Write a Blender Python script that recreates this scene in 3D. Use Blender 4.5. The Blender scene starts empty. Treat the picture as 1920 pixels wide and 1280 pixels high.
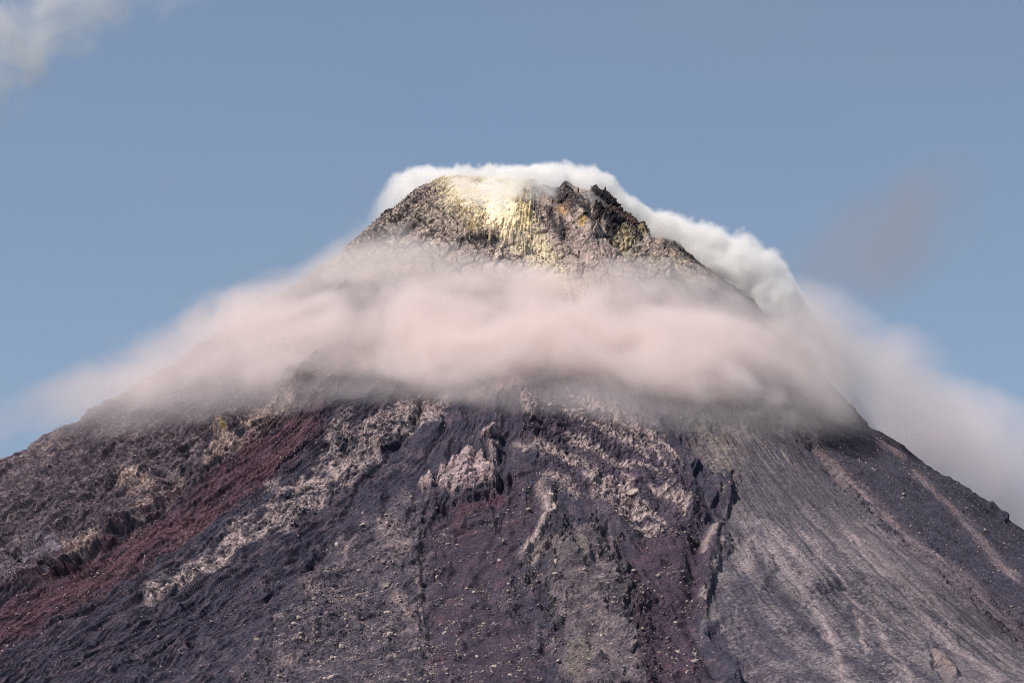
import bpy, math, random, time
import numpy as np
T0 = time.time()
R = math.radians
sc = bpy.context.scene
col = sc.collection

# ------------------------------------------------------------------ camera
CAM_D, PITCH = 7000.0, R(7.0)
ZC = CAM_D * math.tan(PITCH)
F = CAM_D / math.cos(PITCH)                  # metres to the mountain axis along the optical axis
cam = bpy.data.objects.new('camera', bpy.data.cameras.new('camera'))
col.objects.link(cam)
sc.camera = cam
cam.location = (0, -CAM_D, 0)
cam.rotation_euler = (math.pi / 2 + PITCH, 0, 0)
cam.data.sensor_width = 36.0
cam.data.lens = 36.0 * F / 1920.0
cam.data.clip_start = 1.0
cam.data.clip_end = 120000.0

# ------------------------------------------------------------------ sky and sun
SUN_EL, SUN_AZ = R(57), R(243)               # azimuth clockwise from +Y: behind the camera and to its left
w = bpy.data.worlds.new('World')
sc.world = w
w.use_nodes = True
nt = w.node_tree
sky = nt.nodes.new('ShaderNodeTexSky')
sky.sky_type = 'NISHITA'
sky.sun_disc = False
sky.sun_elevation = SUN_EL
sky.sun_rotation = SUN_AZ
sky.altitude = 600
sky.air_density = 1.0
sky.dust_density = 0.6
sky.ozone_density = 1.6
tc = nt.nodes.new('ShaderNodeTexCoord')
mp = nt.nodes.new('ShaderNodeMapping')
mp.inputs['Location'].default_value = (0, 0, 0.095)
nt.links.new(tc.outputs['Generated'], mp.inputs['Vector'])
nt.links.new(mp.outputs['Vector'], sky.inputs['Vector'])
bg = nt.nodes['Background']
bg.inputs['Strength'].default_value = 0.108
hs = nt.nodes.new('ShaderNodeHueSaturation')
hs.inputs['Saturation'].default_value = 0.90
nt.links.new(sky.outputs[0], hs.inputs['Color'])
hz = nt.nodes.new('ShaderNodeTexNoise')
hz.inputs['Scale'].default_value = 9.0
hz.inputs['Detail'].default_value = 5.0
hmap = nt.nodes.new('ShaderNodeMapping')
hmap.inputs['Scale'].default_value = (1, 1, 2.2)
nt.links.new(tc.outputs['Generated'], hmap.inputs['Vector'])
nt.links.new(hmap.outputs[0], hz.inputs['Vector'])
hr = nt.nodes.new('ShaderNodeMapRange')
hr.inputs[1].default_value, hr.inputs[2].default_value, hr.inputs[3].default_value, hr.inputs[4].default_value = .35, .75, 0.0, .24
nt.links.new(hz.outputs[0], hr.inputs[0])
hm = nt.nodes.new('ShaderNodeMix')
hm.data_type = 'RGBA'
hm.inputs['B'].default_value = (2.6, 2.9, 3.5, 1)
nt.links.new(hr.outputs[0], hm.inputs['Factor'])
nt.links.new(hs.outputs[0], hm.inputs['A'])
nt.links.new(hm.outputs['Result'], bg.inputs['Color'])
sl = bpy.data.lights.new('sun', 'SUN')
sl.energy = 5.0
sl.angle = R(0.5)
sl.color = (1.0, 0.93, 0.84)
sun = bpy.data.objects.new('sun', sl)
col.objects.link(sun)
sun.rotation_euler = (math.pi / 2 - SUN_EL, 0, math.pi - SUN_AZ)
sc.view_settings.view_transform = 'Standard'
sc.view_settings.look = 'None'
sc.view_settings.exposure = 0.0
sc.view_settings.gamma = 1.0
cy = sc.cycles
cy.max_bounces = 24
cy.diffuse_bounces = 2
cy.glossy_bounces = 1
cy.volume_bounces = 24
cy.transparent_max_bounces = 48
cy.use_adaptive_sampling = True
cy.adaptive_threshold = 0.01
cy.use_denoising = True
cy.filter_width = 1.0
cy.sample_clamp_indirect = 4.0
cy.denoising_prefilter = 'FAST'

# ------------------------------------------------------------------ helpers
f4 = np.float32
AX = 50.0                                    # the mountain's axis stands 50 m right of the optical axis
cp, sp = math.cos(PITCH), math.sin(PITCH)


def project(x, y, z):
    """World point -> its place in the 1920 x 1280 photograph (used to measure features onto the terrain)."""
    yy = y + CAM_D
    d = yy * cp + z * sp
    u = -yy * sp + z * cp
    return 960 + F * x / d, 640 - F * u / d


def unproject(px, py, y):
    """Photograph pixel -> world x, z at a given depth y."""
    yy = y + CAM_D
    t = (640 - py) / F
    z = yy * (sp + t * cp) / (cp - t * sp)
    d = yy * cp + z * sp
    return (px - 960) / F * d, z


rng = np.random.default_rng(7)
_ang = rng.random((256, 256)) * 2 * math.pi
GX, GY = np.cos(_ang).astype(f4), np.sin(_ang).astype(f4)


def pn(x, y, seed=0):
    x = x + f4(seed * 17.37)
    y = y + f4(seed * 9.71)
    xf, yf = np.floor(x), np.floor(y)
    xi, yi = xf.astype(np.int32) & 255, yf.astype(np.int32) & 255
    x = (x - xf).astype(f4)
    y = (y - yf).astype(f4)
    xj, yj = (xi + 1) & 255, (yi + 1) & 255
    u = x * x * x * (x * (x * 6 - 15) + 10)
    v = y * y * y * (y * (y * 6 - 15) + 10)
    a = GX[yi, xi] * x + GY[yi, xi] * y
    b = GX[yi, xj] * (x - 1) + GY[yi, xj] * y
    c = GX[yj, xi] * x + GY[yj, xi] * (y - 1)
    d = GX[yj, xj] * (x - 1) + GY[yj, xj] * (y - 1)
    a = a + u * (b - a)
    c = c + u * (d - c)
    return (a + v * (c - a)) * f4(1.5)       # about -1..1


def fbm(x, y, octv=4, seed=0, gain=0.5, ridged=False, along=2.03):
    s = np.zeros(x.shape, f4)
    amp, tot, k, ky = 1.0, 0.0, 1.0, 1.0
    for i in range(octv):
        n = pn(x * f4(k), y * f4(ky), seed + i * 3)
        if ridged:
            n = 1 - 2 * np.abs(n)
        s += f4(amp) * n
        tot += amp
        amp *= gain
        k *= 2.03
        ky *= along
    return s / f4(tot)


JX, JY, JV = (rng.random((256, 256)).astype(f4) for _ in range(3))


def cells(x, y, seed=0):
    """Worley cells: distance to the nearest and the second point, and a random value per cell."""
    x = x + f4(seed * 13.1)
    y = y + f4(seed * 7.7)
    xf, yf = np.floor(x), np.floor(y)
    f1 = np.full(x.shape, 9, f4)
    f2 = np.full(x.shape, 9, f4)
    val = np.zeros(x.shape, f4)
    for dy in (-1, 0, 1):
        for dx in (-1, 0, 1):
            xi = (xf + dx).astype(np.int32) & 255
            yi = (yf + dy).astype(np.int32) & 255
            d = np.hypot(xf + dx + JX[yi, xi] - x, yf + dy + JY[yi, xi] - y).astype(f4)
            near = d < f1
            f2 = np.where(near, f1, np.minimum(f2, d))
            val = np.where(near, JV[yi, xi], val)
            f1 = np.where(near, d, f1)
    return f1, f2, val


def ss(a, b, x):
    t = np.clip((x - a) / (b - a), 0, 1)
    return t * t * (3 - 2 * t)


def mix(a, b, m):
    m = m[..., None]
    return a * (1 - m) + np.asarray(b, f4) * m


# ------------------------------------------------------------------ the mountain: base cone from its two outlines
LEFT = [(845, 330), (820, 331), (790, 345), (760, 365), (700, 408), (640, 465), (555, 527), (430, 605), (330, 672), (247, 723), (150, 777),
        (107, 801), (0, 860), (-200, 955), (-500, 1085), (-900, 1230)]
RIGHT = [(1142, 352), (1162, 372), (1184, 402), (1236, 435), (1300, 475), (1400, 550), (1500, 640), (1570, 722), (1631, 790), (1684, 826), (1732, 862), (1800, 903),
         (1862, 938), (1912, 980), (2100, 1115), (2350, 1270), (2600, 1400)]


def outline(pts):
    rr, zz = [], []
    for px, py in pts:
        r = abs(px - 1010)
        for _ in range(4):
            x, z = unproject(px, py, -0.2 * r)
            r = abs(x - AX) / 0.98
        rr.append(r)
        zz.append(z)
    rr.append(rr[-1] + 700); zz.append(10.0)
    rr.append(rr[-1] + 900); zz.append(-40.0)
    return np.array(rr), np.array(zz)


LR, LZ = outline(LEFT)
RR, RZ = outline(RIGHT)
grid_r = np.linspace(0, 3600, 3601)


def smooth(v, n):
    k = np.hanning(2 * n + 1); k /= k.sum()
    return np.convolve(np.pad(v, n, mode='edge'), k, 'valid')


Lz = smooth(np.interp(grid_r, LR, LZ), 14)
Rz = smooth(np.interp(grid_r, RR, RZ), 14)
Lz = np.where(grid_r > 1100, smooth(Lz, 90), Lz)
Rz = np.where(grid_r > 1100, smooth(Rz, 90), Rz)
Fz = 0.5 * (Lz + Rz)                         # the front
Fz = np.where(grid_r < 260, np.interp(grid_r, [0, 150, 175, 200, 260], [1138, 1138, 1134, 1120, np.interp(260, grid_r, Fz)]), Fz)
Fz = smooth(Fz, 14)


def base_z(r, th):
    s = np.sin(th)
    wl = ss(0.25, 0.97, -s)
    wr = ss(0.25, 0.97, s)
    zf = np.interp(r, grid_r, Fz)
    z = zf * (1 - wl - wr) + np.interp(r, grid_r, Lz) * wl + np.interp(r, grid_r, Rz) * wr
    return z


# grid: fine columns across what the camera can see (and a margin), coarse ones round the back
NF, NB = 1640, 40
rows = np.concatenate([np.linspace(2, 150, 40)[:-1], np.linspace(150, 640, 500)[:-1], np.linspace(640, 2050, 800)[:-1], np.linspace(2050, 3600, 60)])
thmax = np.minimum(R(100), np.arcsin(np.clip(1300 / np.maximum(rows, 1301), 0, 1)) * 1.0)
thmax = np.where(rows < 1302, R(100), thmax)
thmax = smooth(thmax, 60)
u = np.linspace(-1, 1, NF)
back = np.linspace(0, 1, NB + 2)[1:-1]
fine = u[None, :] * thmax[:, None]
bk = thmax[:, None] + back[None, :] * (2 * math.pi - 2 * thmax[:, None])
TH = np.concatenate([fine, bk], 1).astype(f4)
RAD = np.repeat(rows[:, None], TH.shape[1], 1).astype(f4)
NR, NC = TH.shape
st, ct = np.sin(TH), np.cos(TH)
front = ss(-0.30, -0.10, ct)
Z = base_z(RAD, TH).astype(f4)
X = AX + RAD * st
Y = -RAD * ct
dzdr = (np.gradient(Z, axis=0) / np.gradient(RAD, axis=0)).astype(f4)
nl = 1 / np.sqrt(1 + dzdr ** 2)
NX, NY, NZ = -dzdr * st * nl, dzdr * ct * nl, nl
PX, PY = project(X, Y, Z)
PX = np.where(ct > -0.3, PX, -9999).astype(f4)
PY = PY.astype(f4)
SL = (np.cumsum(np.sqrt(1 + dzdr ** 2) * np.gradient(RAD, axis=0), axis=0)).astype(f4)   # distance down the slope
print('grid', NR, NC, NR * NC, round(time.time() - T0, 1))

# noise coordinates: (QX, QY) even over the surface, (ANG, SL) along the fall lines
QX, QY = SL * st * f4(.84), -SL * ct * f4(.84)
ANG = TH * 300
warp1 = fbm(QX / 90, QY / 90, 3, 1)
warp2 = fbm(QX / 90, QY / 90, 3, 2)
wf1 = fbm(QX / 22, QY / 22, 3, 3)
wf2 = fbm(QX / 22, QY / 22, 3, 4)
WX = PX + 13 * warp1 + 5 * wf1               # edges drawn in these wander like real ones
WY = PY + 13 * warp2 + 5 * wf2
VX = PX + 3 * warp1 + 3.2 * wf1
VY = PY + 3 * warp2 + 3.2 * wf2


BRK = np.clip(fbm(ANG / 5, SL / 70, 3, 90) * 1.6 + fbm(QX / 12, QY / 12, 3, 93) * 1.2, -1.5, 1.5)


def sub(pts, pad, ax, ay):
    p = np.asarray(pts, float)
    return np.nonzero((ax > p[:, 0].min() - pad) & (ax < p[:, 0].max() + pad) & (ay > p[:, 1].min() - pad) & (ay < p[:, 1].max() + pad))


def seg(p, q, x, y):
    dx, dy = q[0] - p[0], q[1] - p[1]
    L2 = dx * dx + dy * dy + 1e-9
    t = np.clip(((x - p[0]) * dx + (y - p[1]) * dy) / L2, 0, 1)
    ex, ey = x - (p[0] + t * dx), y - (p[1] + t * dy)
    return np.hypot(ex, ey), t, np.sign(ex * dy - ey * dx)


def area(pts, soft=10, strong=True):
    """0..1 inside a polygon measured on the photograph, wandering edges SOFT wide."""
    ax, ay = (WX, WY) if strong else (VX, VY)
    out = np.zeros(PX.shape, f4)
    i = sub(pts, soft * 2.6 + 5, ax, ay)
    x, y = ax[i], ay[i]
    d = np.full(x.shape, 1e9, f4)
    inside = np.zeros(x.shape, bool)
    n = len(pts)
    for k in range(n):
        p, q = pts[k], pts[(k + 1) % n]
        d = np.minimum(d, seg(p, q, x, y)[0])
        if p[1] != q[1]:
            c = (p[1] > y) != (q[1] > y)
            inside ^= c & (x < (q[0] - p[0]) * (y - p[1]) / (q[1] - p[1]) + p[0])
    sd = np.where(inside, d, -d)
    if strong is not None and BRK is not None:
        sd = sd + soft * 1.3 * BRK[i]
    out[i] = ss(-soft, soft, sd)
    return out * front


def line(pts, pad, strong=False):
    """(index, distance, 0..1 along, signed distance: positive to the right-hand side when walking down the list on the picture) near a polyline."""
    ax, ay = (WX, WY) if strong else (VX, VY)
    i = sub(pts, pad, ax, ay)
    x, y = ax[i], ay[i]
    d = np.full(x.shape, 1e9, f4)
    pp = np.zeros(x.shape, f4)
    tt = np.zeros(x.shape, f4)
    sg = np.zeros(x.shape, f4)
    for k in range(len(pts) - 1):
        p, q = pts[k], pts[k + 1]
        e, t, s = seg(p, q, x, y)
        L = math.hypot(q[0] - p[0], q[1] - p[1])
        perp = np.abs((x - p[0]) * (q[1] - p[1]) - (y - p[1]) * (q[0] - p[0])) / L
        m = (e < d - 1e-2) | ((np.abs(e - d) <= 1e-2) & (perp > pp))
        d = np.where(m, e, d)
        pp = np.where(m, perp, pp)
        tt = np.where(m, (k + t) / (len(pts) - 1), tt)
        sg = np.where(m, s, sg)
    return i, d, tt, -d * sg


DISP = np.zeros(PX.shape, f4)


def ends(t, a=0.12):
    return ss(0, a, t) * ss(0, a, 1 - t)


def ridge(pts, width, h, strong=False):
    i, d, t, s = line(pts, width * 3, strong)
    DISP[i] += h * np.exp(-(d / width) ** 2) * ends(t) * front[i]


def step(pts, h, edge=2.5, reach=40, strong=False):
    """A cliff along a line: the left-hand side (walking down the list) stands H higher, fading back over REACH."""
    i, d, t, s = line(pts, reach * 2.5, strong)
    q = BRK[i]
    s = s + 2.6 * q
    wd = edge * 1.7
    up = ss(-wd, wd, -s)
    DISP[i] += h * (.72 + .4 * np.abs(q)) * (up * np.exp(-np.maximum(-s, 0) / reach) - (1 - up) * 0.3 * np.exp(-np.maximum(s, 0) / (reach * .5))) * ends(t, .14) * front[i]


def streak(pts, width, strong=False):
    out = np.zeros(PX.shape, f4)
    i, d, t, s = line(pts, width * 3, strong)
    out[i] = np.exp(-(d / width) ** 2) * ends(t, .1) * front[i]
    return out


# ------------------------------------------------------------------ zones of the mountain, measured on the photograph
Zn = {}
Zn['left_flank'] = area([(-700, 560), (500, 560), (690, 690), (600, 742), (470, 812), (335, 905), (180, 1000), (60, 1065), (-80, 1140), (-700, 1480)], 7, False)
Zn['red'] = area([(610, 745), (470, 815), (335, 908), (180, 1003), (0, 1098), (-300, 1260), (-300, 1420), (0, 1215), (205, 1092), (368, 990), (492, 902), (604, 806)], 15, False)
Zn['strip'] = np.maximum.reduce([
    area([(715, 772), (790, 742), (800, 770), (735, 835), (700, 880), (640, 915), (560, 925), (600, 850), (650, 815)], 9),
    area([(600, 880), (690, 872), (590, 955), (520, 1000), (440, 1040), (370, 1075), (290, 1112), (270, 1090), (340, 1055), (420, 1005), (510, 930)], 9),
    area([(490, 890), (530, 890), (520, 915), (490, 912)], 5),
    area([(805, 740), (860, 745), (835, 780), (790, 800), (770, 785)], 6)])
Zn['outcrop'] = np.maximum.reduce([
    area([(846, 862), (868, 843), (886, 838), (905, 850), (918, 868), (932, 886), (930, 904), (905, 910), (880, 925), (850, 928), (832, 922), (836, 895)], 3, False),
    area([(786, 905), (800, 896), (815, 898), (818, 912), (806, 920), (792, 924), (784, 915)], 3, False),
    area([(905, 815), (925, 812), (938, 818), (920, 824), (906, 823)], 3, False),
    area([(918, 838), (934, 838), (934, 866), (922, 868)], 3, False),
    area([(978, 742), (1000, 745), (1012, 765), (1004, 785), (988, 788), (976, 768)], 4, False),
    area([(826, 880), (836, 878), (838, 905), (828, 920), (820, 910)], 3, False)])
Zn['hollow'] = area([(800, 950), (850, 935), (930, 918), (1000, 890), (1035, 930), (1020, 985), (975, 1055), (960, 1120), (1010, 1200), (1020, 1290), (790, 1290), (795, 1120), (788, 1010)], 24)
Zn['plateau'] = area([(690, 965), (725, 945), (786, 925), (790, 1010), (788, 1090), (800, 1180), (815, 1300), (440, 1300), (500, 1200), (590, 1060)], 20)
Zn['olive'] = area([(1032, 1035), (1050, 1008), (1110, 985), (1160, 1050), (1185, 1100), (1200, 1190), (1215, 1300), (1060, 1300), (1045, 1190), (1030, 1110)], 22)
Zn['ribs'] = area([(1010, 715), (1100, 720), (1230, 800), (1290, 900), (1330, 960), (1290, 1020), (1190, 1000), (1090, 930), (1010, 860), (985, 790)], 12)
Zn['redgully'] = area([(1180, 1010), (1260, 1000), (1330, 1010), (1330, 1110), (1300, 1180), (1330, 1300), (1215, 1300), (1190, 1150)], 14)
Zn['ash'] = area([(1290, 790), (1480, 770), (1560, 860), (1660, 970), (1760, 1050), (1850, 1130), (1960, 1230), (2200, 1420), (1400, 1420), (1395, 1270), (1345, 1200), (1322, 1160), (1345, 1060), (1372, 1000), (1362, 940), (1385, 900), (1330, 880)], 14)
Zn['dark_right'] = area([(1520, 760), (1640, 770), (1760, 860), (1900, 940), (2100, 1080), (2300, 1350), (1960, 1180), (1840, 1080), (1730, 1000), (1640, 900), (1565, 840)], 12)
print('zones', round(time.time() - T0, 1))

# ------------------------------------------------------------------ relief
DOME_ = area([(828, 325), (900, 318), (985, 330), (1004, 390), (1000, 430), (930, 432), (865, 405), (838, 370)], 12, False)
n_big = fbm(ANG / 30 + .4 * warp1, SL / 520, 3, 10, ridged=True)
n_mid = fbm(ANG / 12 + warp1 * .8, SL / 200, 3, 14, ridged=True)
n_fine = fbm(ANG / 5.5 + warp1 * .9, SL / 70, 3, 20, ridged=True)
iso_mid = fbm(QX / 46, QY / 46, 4, 26)
iso_fine = fbm(QX / 9.5, QY / 9.5, 4, 32, gain=.6)
c1a, c1b, cv1 = cells(QX / 8.5 + wf1 * .4, QY / 8.5 + wf2 * .4, 1)
c2a, c2b, cv2 = cells(QX / 4.6 + wf2 * .3, QY / 4.6 + wf1 * .3, 2)
blocks = ss(0, .30, c1b - c1a) * (0.15 + cv1)
blocks2 = ss(0, .35, c2b - c2a) * (0.15 + cv2)
summit = ss(560, 500, PY) * front
TRACK = np.maximum(streak([(1515, 790), (1560, 845), (1640, 922), (1700, 985), (1800, 1070), (1960, 1210)], 34), streak([(1740, 1010), (1880, 1120), (2000, 1230)], 40))
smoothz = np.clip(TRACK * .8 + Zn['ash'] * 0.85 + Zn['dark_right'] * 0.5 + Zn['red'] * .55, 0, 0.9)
rough = np.clip(Zn['strip'] + Zn['ribs'] * .9 + Zn['left_flank'] * .55 + Zn['outcrop'] * .8 + Zn['plateau'] * .6 + Zn['olive'] * .5 + summit * .45, 0, 1)
keep = front * ss(60, 125, RAD)
calm = np.clip(1 - .8 * smoothz, 0, 1)
crag = fbm(QX / 70 + .6 * warp1, QY / 70 + .6 * warp2, 5, 70, gain=.55, ridged=True)
ph = SL / 46 + 1.7 * fbm(QX / 120, QY / 120, 3, 74) + .25 * wf1
saw = ph - np.floor(ph)
ledge = (saw - ss(.82, 1.0, saw)) * ss(.0, .45, fbm(QX / 75, QY / 60, 3, 78))       # rubble ledges: gentle top, steep lip below
ph2 = SL / 17 + 1.5 * fbm(QX / 42, QY / 42, 3, 82) + .2 * wf2
saw2 = ph2 - np.floor(ph2)
ledge2 = (saw2 - ss(.75, 1.0, saw2)) * ss(-.05, .35, fbm(QX / 36, QY / 30, 3, 86))
streaky = np.clip(front - rough - Zn['ash'] * .75 - Zn['hollow'] - Zn['redgully'] - summit, 0, 1) * keep
# the flows of the left half run side by side, not from the summit: their own across / along coordinates
FA, FB = PX * f4(.67) + PY, PX * f4(.83) - PY * f4(.56)
lw = ss(860, 640, PX + .25 * (PY - 900)) * front


def flow(a, b, octv, seed, wob=.3, ridged=False):
    n0 = fbm(ANG / a + wob * warp1, SL / b, octv, seed, gain=.55, ridged=ridged, along=1.35)
    n1 = fbm(FA / (a * 2.3) + wob * warp1, FB / (b * .55), octv, seed + 1, gain=.55, ridged=ridged, along=1.35)
    return n0 * (1 - lw) + n1 * lw


d1 = flow(6, 380, 4, 96, .35, True)
side = ss(.15, .45, np.abs(st))
gate = ss(-.25, .35, fbm(QX / 170, QY / 170, 2, 99))                                   # rough and calm stretches take turns
lumpy = np.clip((.25 + .75 * gate) * (1 - .75 * streaky) * (1 - .5 * Zn['hollow']) * (1 - .35 * Zn['ribs']) * (1 - .5 * summit), 0, 1)
d2 = flow(2.4, 190, 3, 101, .25, True)
DISP += n_big * 15 * (1 - .6 * smoothz) * (1 - .8 * summit) * keep
DISP += n_mid * 11 * calm * (1 - .8 * summit) * keep
DISP += d1 * 9 * streaky * (.2 + .8 * side) + d1 * 11 * Zn['left_flank'] * keep
DISP += d2 * 4.2 * side * np.clip(streaky + .7 * Zn['left_flank'], 0, 1) * keep
DISP += crag * 13 * calm * lumpy * keep
rill = fbm(ANG / 3.4 + .12 * warp1, SL / 500, 3, 120, ridged=True, along=1.35)
DISP += Zn['ash'] * (rill * 2.2 + d1 * 1.8) * keep
DISP += iso_mid * (4 + 4 * rough) * calm * (.35 + .65 * lumpy) * keep
DISP += iso_fine * (0.7 + 2.2 * rough) * (1 - .6 * smoothz) * (.5 + .5 * lumpy) * keep
DISP += (ledge * 12 + ledge2 * 4.5) * np.clip(.25 + rough, 0, 1.2) * calm * lumpy * keep * np.clip(1 - 1.2 * Zn['ash'], 0, 1)
DISP += (blocks * 3.6 + blocks2 * 1.8) * rough * (.45 + .55 * gate) * keep
DISP += iso_fine * 1.1 * Zn['dark_right']
DISP -= float(DISP[(front > .9) & (RAD > 190)].mean()) * keep
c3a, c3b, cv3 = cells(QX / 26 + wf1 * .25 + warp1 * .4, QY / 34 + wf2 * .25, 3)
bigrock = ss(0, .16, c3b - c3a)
fract = np.clip(summit * (1 - DOME_) + .8 * Zn['outcrop'], 0, 1) * keep
DISP += fract * (bigrock * 5 * (.4 + cv3) - 3)
print('relief', round(time.time() - T0, 1))

# the flow edge above the red scree: the left flank stands over it, most at its lower end
step([(90, 1060), (180, 1003), (250, 960), (330, 908)][::-1], -16, 3, 30)
step([(-60, 1135), (40, 1080), (120, 1040), (200, 985), (235, 962)][::-1], -14, 3, 30)
step([(360, 872), (420, 838), (480, 806), (560, 768)][::-1], -7, 2.5, 22)
# the hollow behind the pale knob on the left flank
ridge([(350, 840), (385, 815), (420, 795)], 10, -26)
ridge([(362, 858), (400, 832), (440, 806)], 11, 14)
ridge([(400, 795), (430, 775), (445, 785)], 10, 12)
ridge([(230, 905), (262, 888), (290, 880)], 12, 12)
step([(250, 885), (300, 892), (312, 905)], 8, 2.5, 16)
for pts in ([(60, 870), (130, 840), (200, 800)], [(40, 930), (140, 880), (220, 830)], [(100, 960), (200, 900), (270, 850)], [(20, 1010), (90, 975), (170, 930)], [(280, 850), (320, 815), (360, 790)]):
    step(pts, -7, 2.5, 22)
# red scree ribs
for pts in ([(560, 790), (400, 905), (230, 1015), (60, 1120)], [(585, 775), (480, 840), (380, 905)], [(430, 915), (300, 1005), (150, 1095), (0, 1175)], [(520, 850), (400, 945), (260, 1040), (90, 1150)]):
    step(pts, -4.5, 2, 14)
# gullies down the dark left centre
for pts, d in (([(800, 750), (770, 800), (720, 870), (650, 940)], 12), ([(770, 860), (700, 930), (600, 1010), (500, 1070)], 7), ([(640, 1010), (560, 1060), (490, 1110)], 13),
               ([(600, 1000), (480, 1080), (380, 1160), (240, 1260)], 6), ([(420, 1080), (300, 1170), (190, 1250)], 8), ([(340, 1120), (250, 1170), (100, 1240), (0, 1290)], 6),
               ([(560, 930), (440, 1020), (330, 1090)], 6), ([(300, 1050), (200, 1110), (60, 1200)], 5)):
    ridge(pts, 7, -d, True)
step([(310, 1105), (345, 1085), (385, 1072)], 9, 2, 18)
step([(485, 1115), (540, 1080), (615, 1020)], 8, 2.5, 20)
step([(190, 1275), (225, 1255), (250, 1245)], 7, 2, 16)
step([(330, 1230), (360, 1212), (420, 1215)], 7, 2, 16)
# central outcrop: a bluff with an undercut foot above the purple hollow
DISP += Zn['outcrop'] * 8
step([(790, 935), (830, 945), (860, 934), (900, 928), (925, 918)], 11, 2.5, 30)
step([(925, 918), (945, 900), (990, 880)], 7, 2.5, 20)
DISP -= Zn['hollow'] * 6
for pts in ([(810, 975), (860, 965), (920, 940)], [(830, 1000), (880, 985), (940, 960)], [(850, 1180), (890, 1165), (920, 1150)], [(860, 1215), (890, 1200), (940, 1180)]):
    step(pts, 5, 2, 14)
# the sharp edge between rubble plateau and hollow
step([(797, 930), (790, 985), (785, 1040), (789, 1085), (794, 1100)], -8, 2.5, 40)
step([(794, 1100), (788, 1120), (800, 1160), (805, 1230)], -6, 2.5, 30)
step([(470, 1245), (510, 1225), (560, 1228), (620, 1230)], 9, 2, 18)
step([(600, 1145), (625, 1132), (660, 1135)], 6, 2, 14)
# pale ridge in the middle and the olive mass below
ridge([(1008, 895), (1022, 925), (1030, 955), (1018, 985), (1000, 1015), (975, 1050)], 9, 6)
ridge([(1030, 915), (1042, 945), (1030, 975), (1015, 1005), (985, 1040)], 4, 4)
step([(1062, 1010), (1020, 1020), (985, 1050), (968, 1062)], -7, 3, 26)
step([(1030, 1060), (1035, 1110), (1055, 1130), (1040, 1180)], 14, 3, 34)
DISP += Zn['olive'] * 12
step([(1110, 1170), (1150, 1200), (1190, 1220)], 7, 2.5, 18)
step([(1090, 1190), (1110, 1230), (1150, 1250)], -10, 3, 22)
# ribbed flows right of centre
RIBS = [[(1060, 742), (1120, 760), (1180, 788), (1240, 830), (1272, 862)], [(1040, 765), (1100, 785), (1160, 815), (1215, 850)], [(1055, 815), (1100, 830), (1150, 858), (1190, 888)],
        [(1000, 828), (1040, 848), (1090, 868), (1130, 890)], [(1080, 878), (1140, 898), (1192, 912)], [(1100, 905), (1150, 928), (1210, 945), (1248, 975)],
        [(1105, 930), (1160, 958), (1220, 972)], [(1150, 968), (1200, 962), (1250, 975)], [(1180, 992), (1240, 1003)], [(1100, 760), (1170, 800), (1230, 850), (1262, 900)],
        [(1130, 850), (1180, 862), (1240, 890)], [(1210, 905), (1260, 935), (1300, 950)]]
RIBS += [[(a + 7, b + 12) for a, b in pts] for pts in RIBS[:6]] + [[(a - 4, b - 11) for a, b in pts] for pts in RIBS[4:9]]
ribm = np.zeros(PX.shape, f4)
for pts in RIBS:
    step(pts, -10, 1.8, 11)
    ridge([(a, b - 5) for a, b in pts], 7, 4)
    ribm = np.maximum(ribm, streak([(a, b - 4) for a, b in pts], 4))
# ash plateau and the gully on its near side
step([(1380, 890), (1368, 950), (1345, 1000), (1350, 1050), (1335, 1100), (1322, 1158)], -9, 3, 32)
step([(1322, 1158), (1345, 1200), (1385, 1240), (1402, 1290)], -24, 5, 40)
ridge([(1285, 860), (1320, 905), (1345, 950), (1310, 1000), (1300, 1080), (1290, 1150), (1330, 1230), (1370, 1300)], 16, -12)
ridge([(1340, 925), (1362, 945), (1380, 950)], 9, -13)
ridge([(1305, 870), (1330, 880)], 16, -9)
ridge([(1375, 870), (1381, 895)], 3, -7)
# channel beside the pale track on the right
step([(1490, 795), (1540, 850), (1575, 880), (1640, 922), (1668, 968), (1720, 1008)], -11, 2.5, 24)
ridge([(1545, 850), (1580, 880), (1640, 925), (1665, 960)], 5, -9)
step([(1740, 1005), (1810, 1050), (1880, 1090), (1960, 1140)], -7, 2.5, 30)
step([(1850, 1110), (1930, 1170), (1990, 1220)], -7, 2.5, 26)
ridge([(1740, 1205), (1765, 1230), (1800, 1262)], 9, 12)
step([(1738, 1205), (1752, 1240), (1780, 1275)], -9, 2.5, 16)
ridge([(1850, 925), (1875, 935), (1888, 960)], 9, 9)
# summit: two crags with steam gullies, notch right of the crag, smooth yellow dome
DOME = area([(822, 322), (900, 312), (978, 325), (992, 385), (985, 425), (930, 428), (872, 402), (835, 368)], 20)
DISP *= 1 - .72 * DOME
ridge([(1000, 345), (1022, 390), (1060, 430), (1110, 480)], 11, -12)
ridge([(1052, 343), (1075, 372), (1090, 400), (1120, 440)], 14, 17)
ridge([(1140, 395), (1152, 412), (1152, 440)], 8, 9)
ridge([(1025, 375), (1045, 400), (1062, 428)], 8, 8)
ridge([(960, 430), (975, 450), (985, 470)], 10, 9)
ridge([(850, 445), (880, 440), (930, 438)], 9, 8)
ridge([(1100, 365), (1125, 395), (1160, 440), (1205, 490)], 9, -16)
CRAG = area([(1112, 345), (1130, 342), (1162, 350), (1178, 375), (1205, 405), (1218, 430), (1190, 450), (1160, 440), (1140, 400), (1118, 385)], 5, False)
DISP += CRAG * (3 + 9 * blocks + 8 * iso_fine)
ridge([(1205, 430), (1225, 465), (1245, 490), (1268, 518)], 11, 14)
ridge([(1215, 400), (1235, 440), (1270, 490), (1310, 530)], 11, -16)
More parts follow.
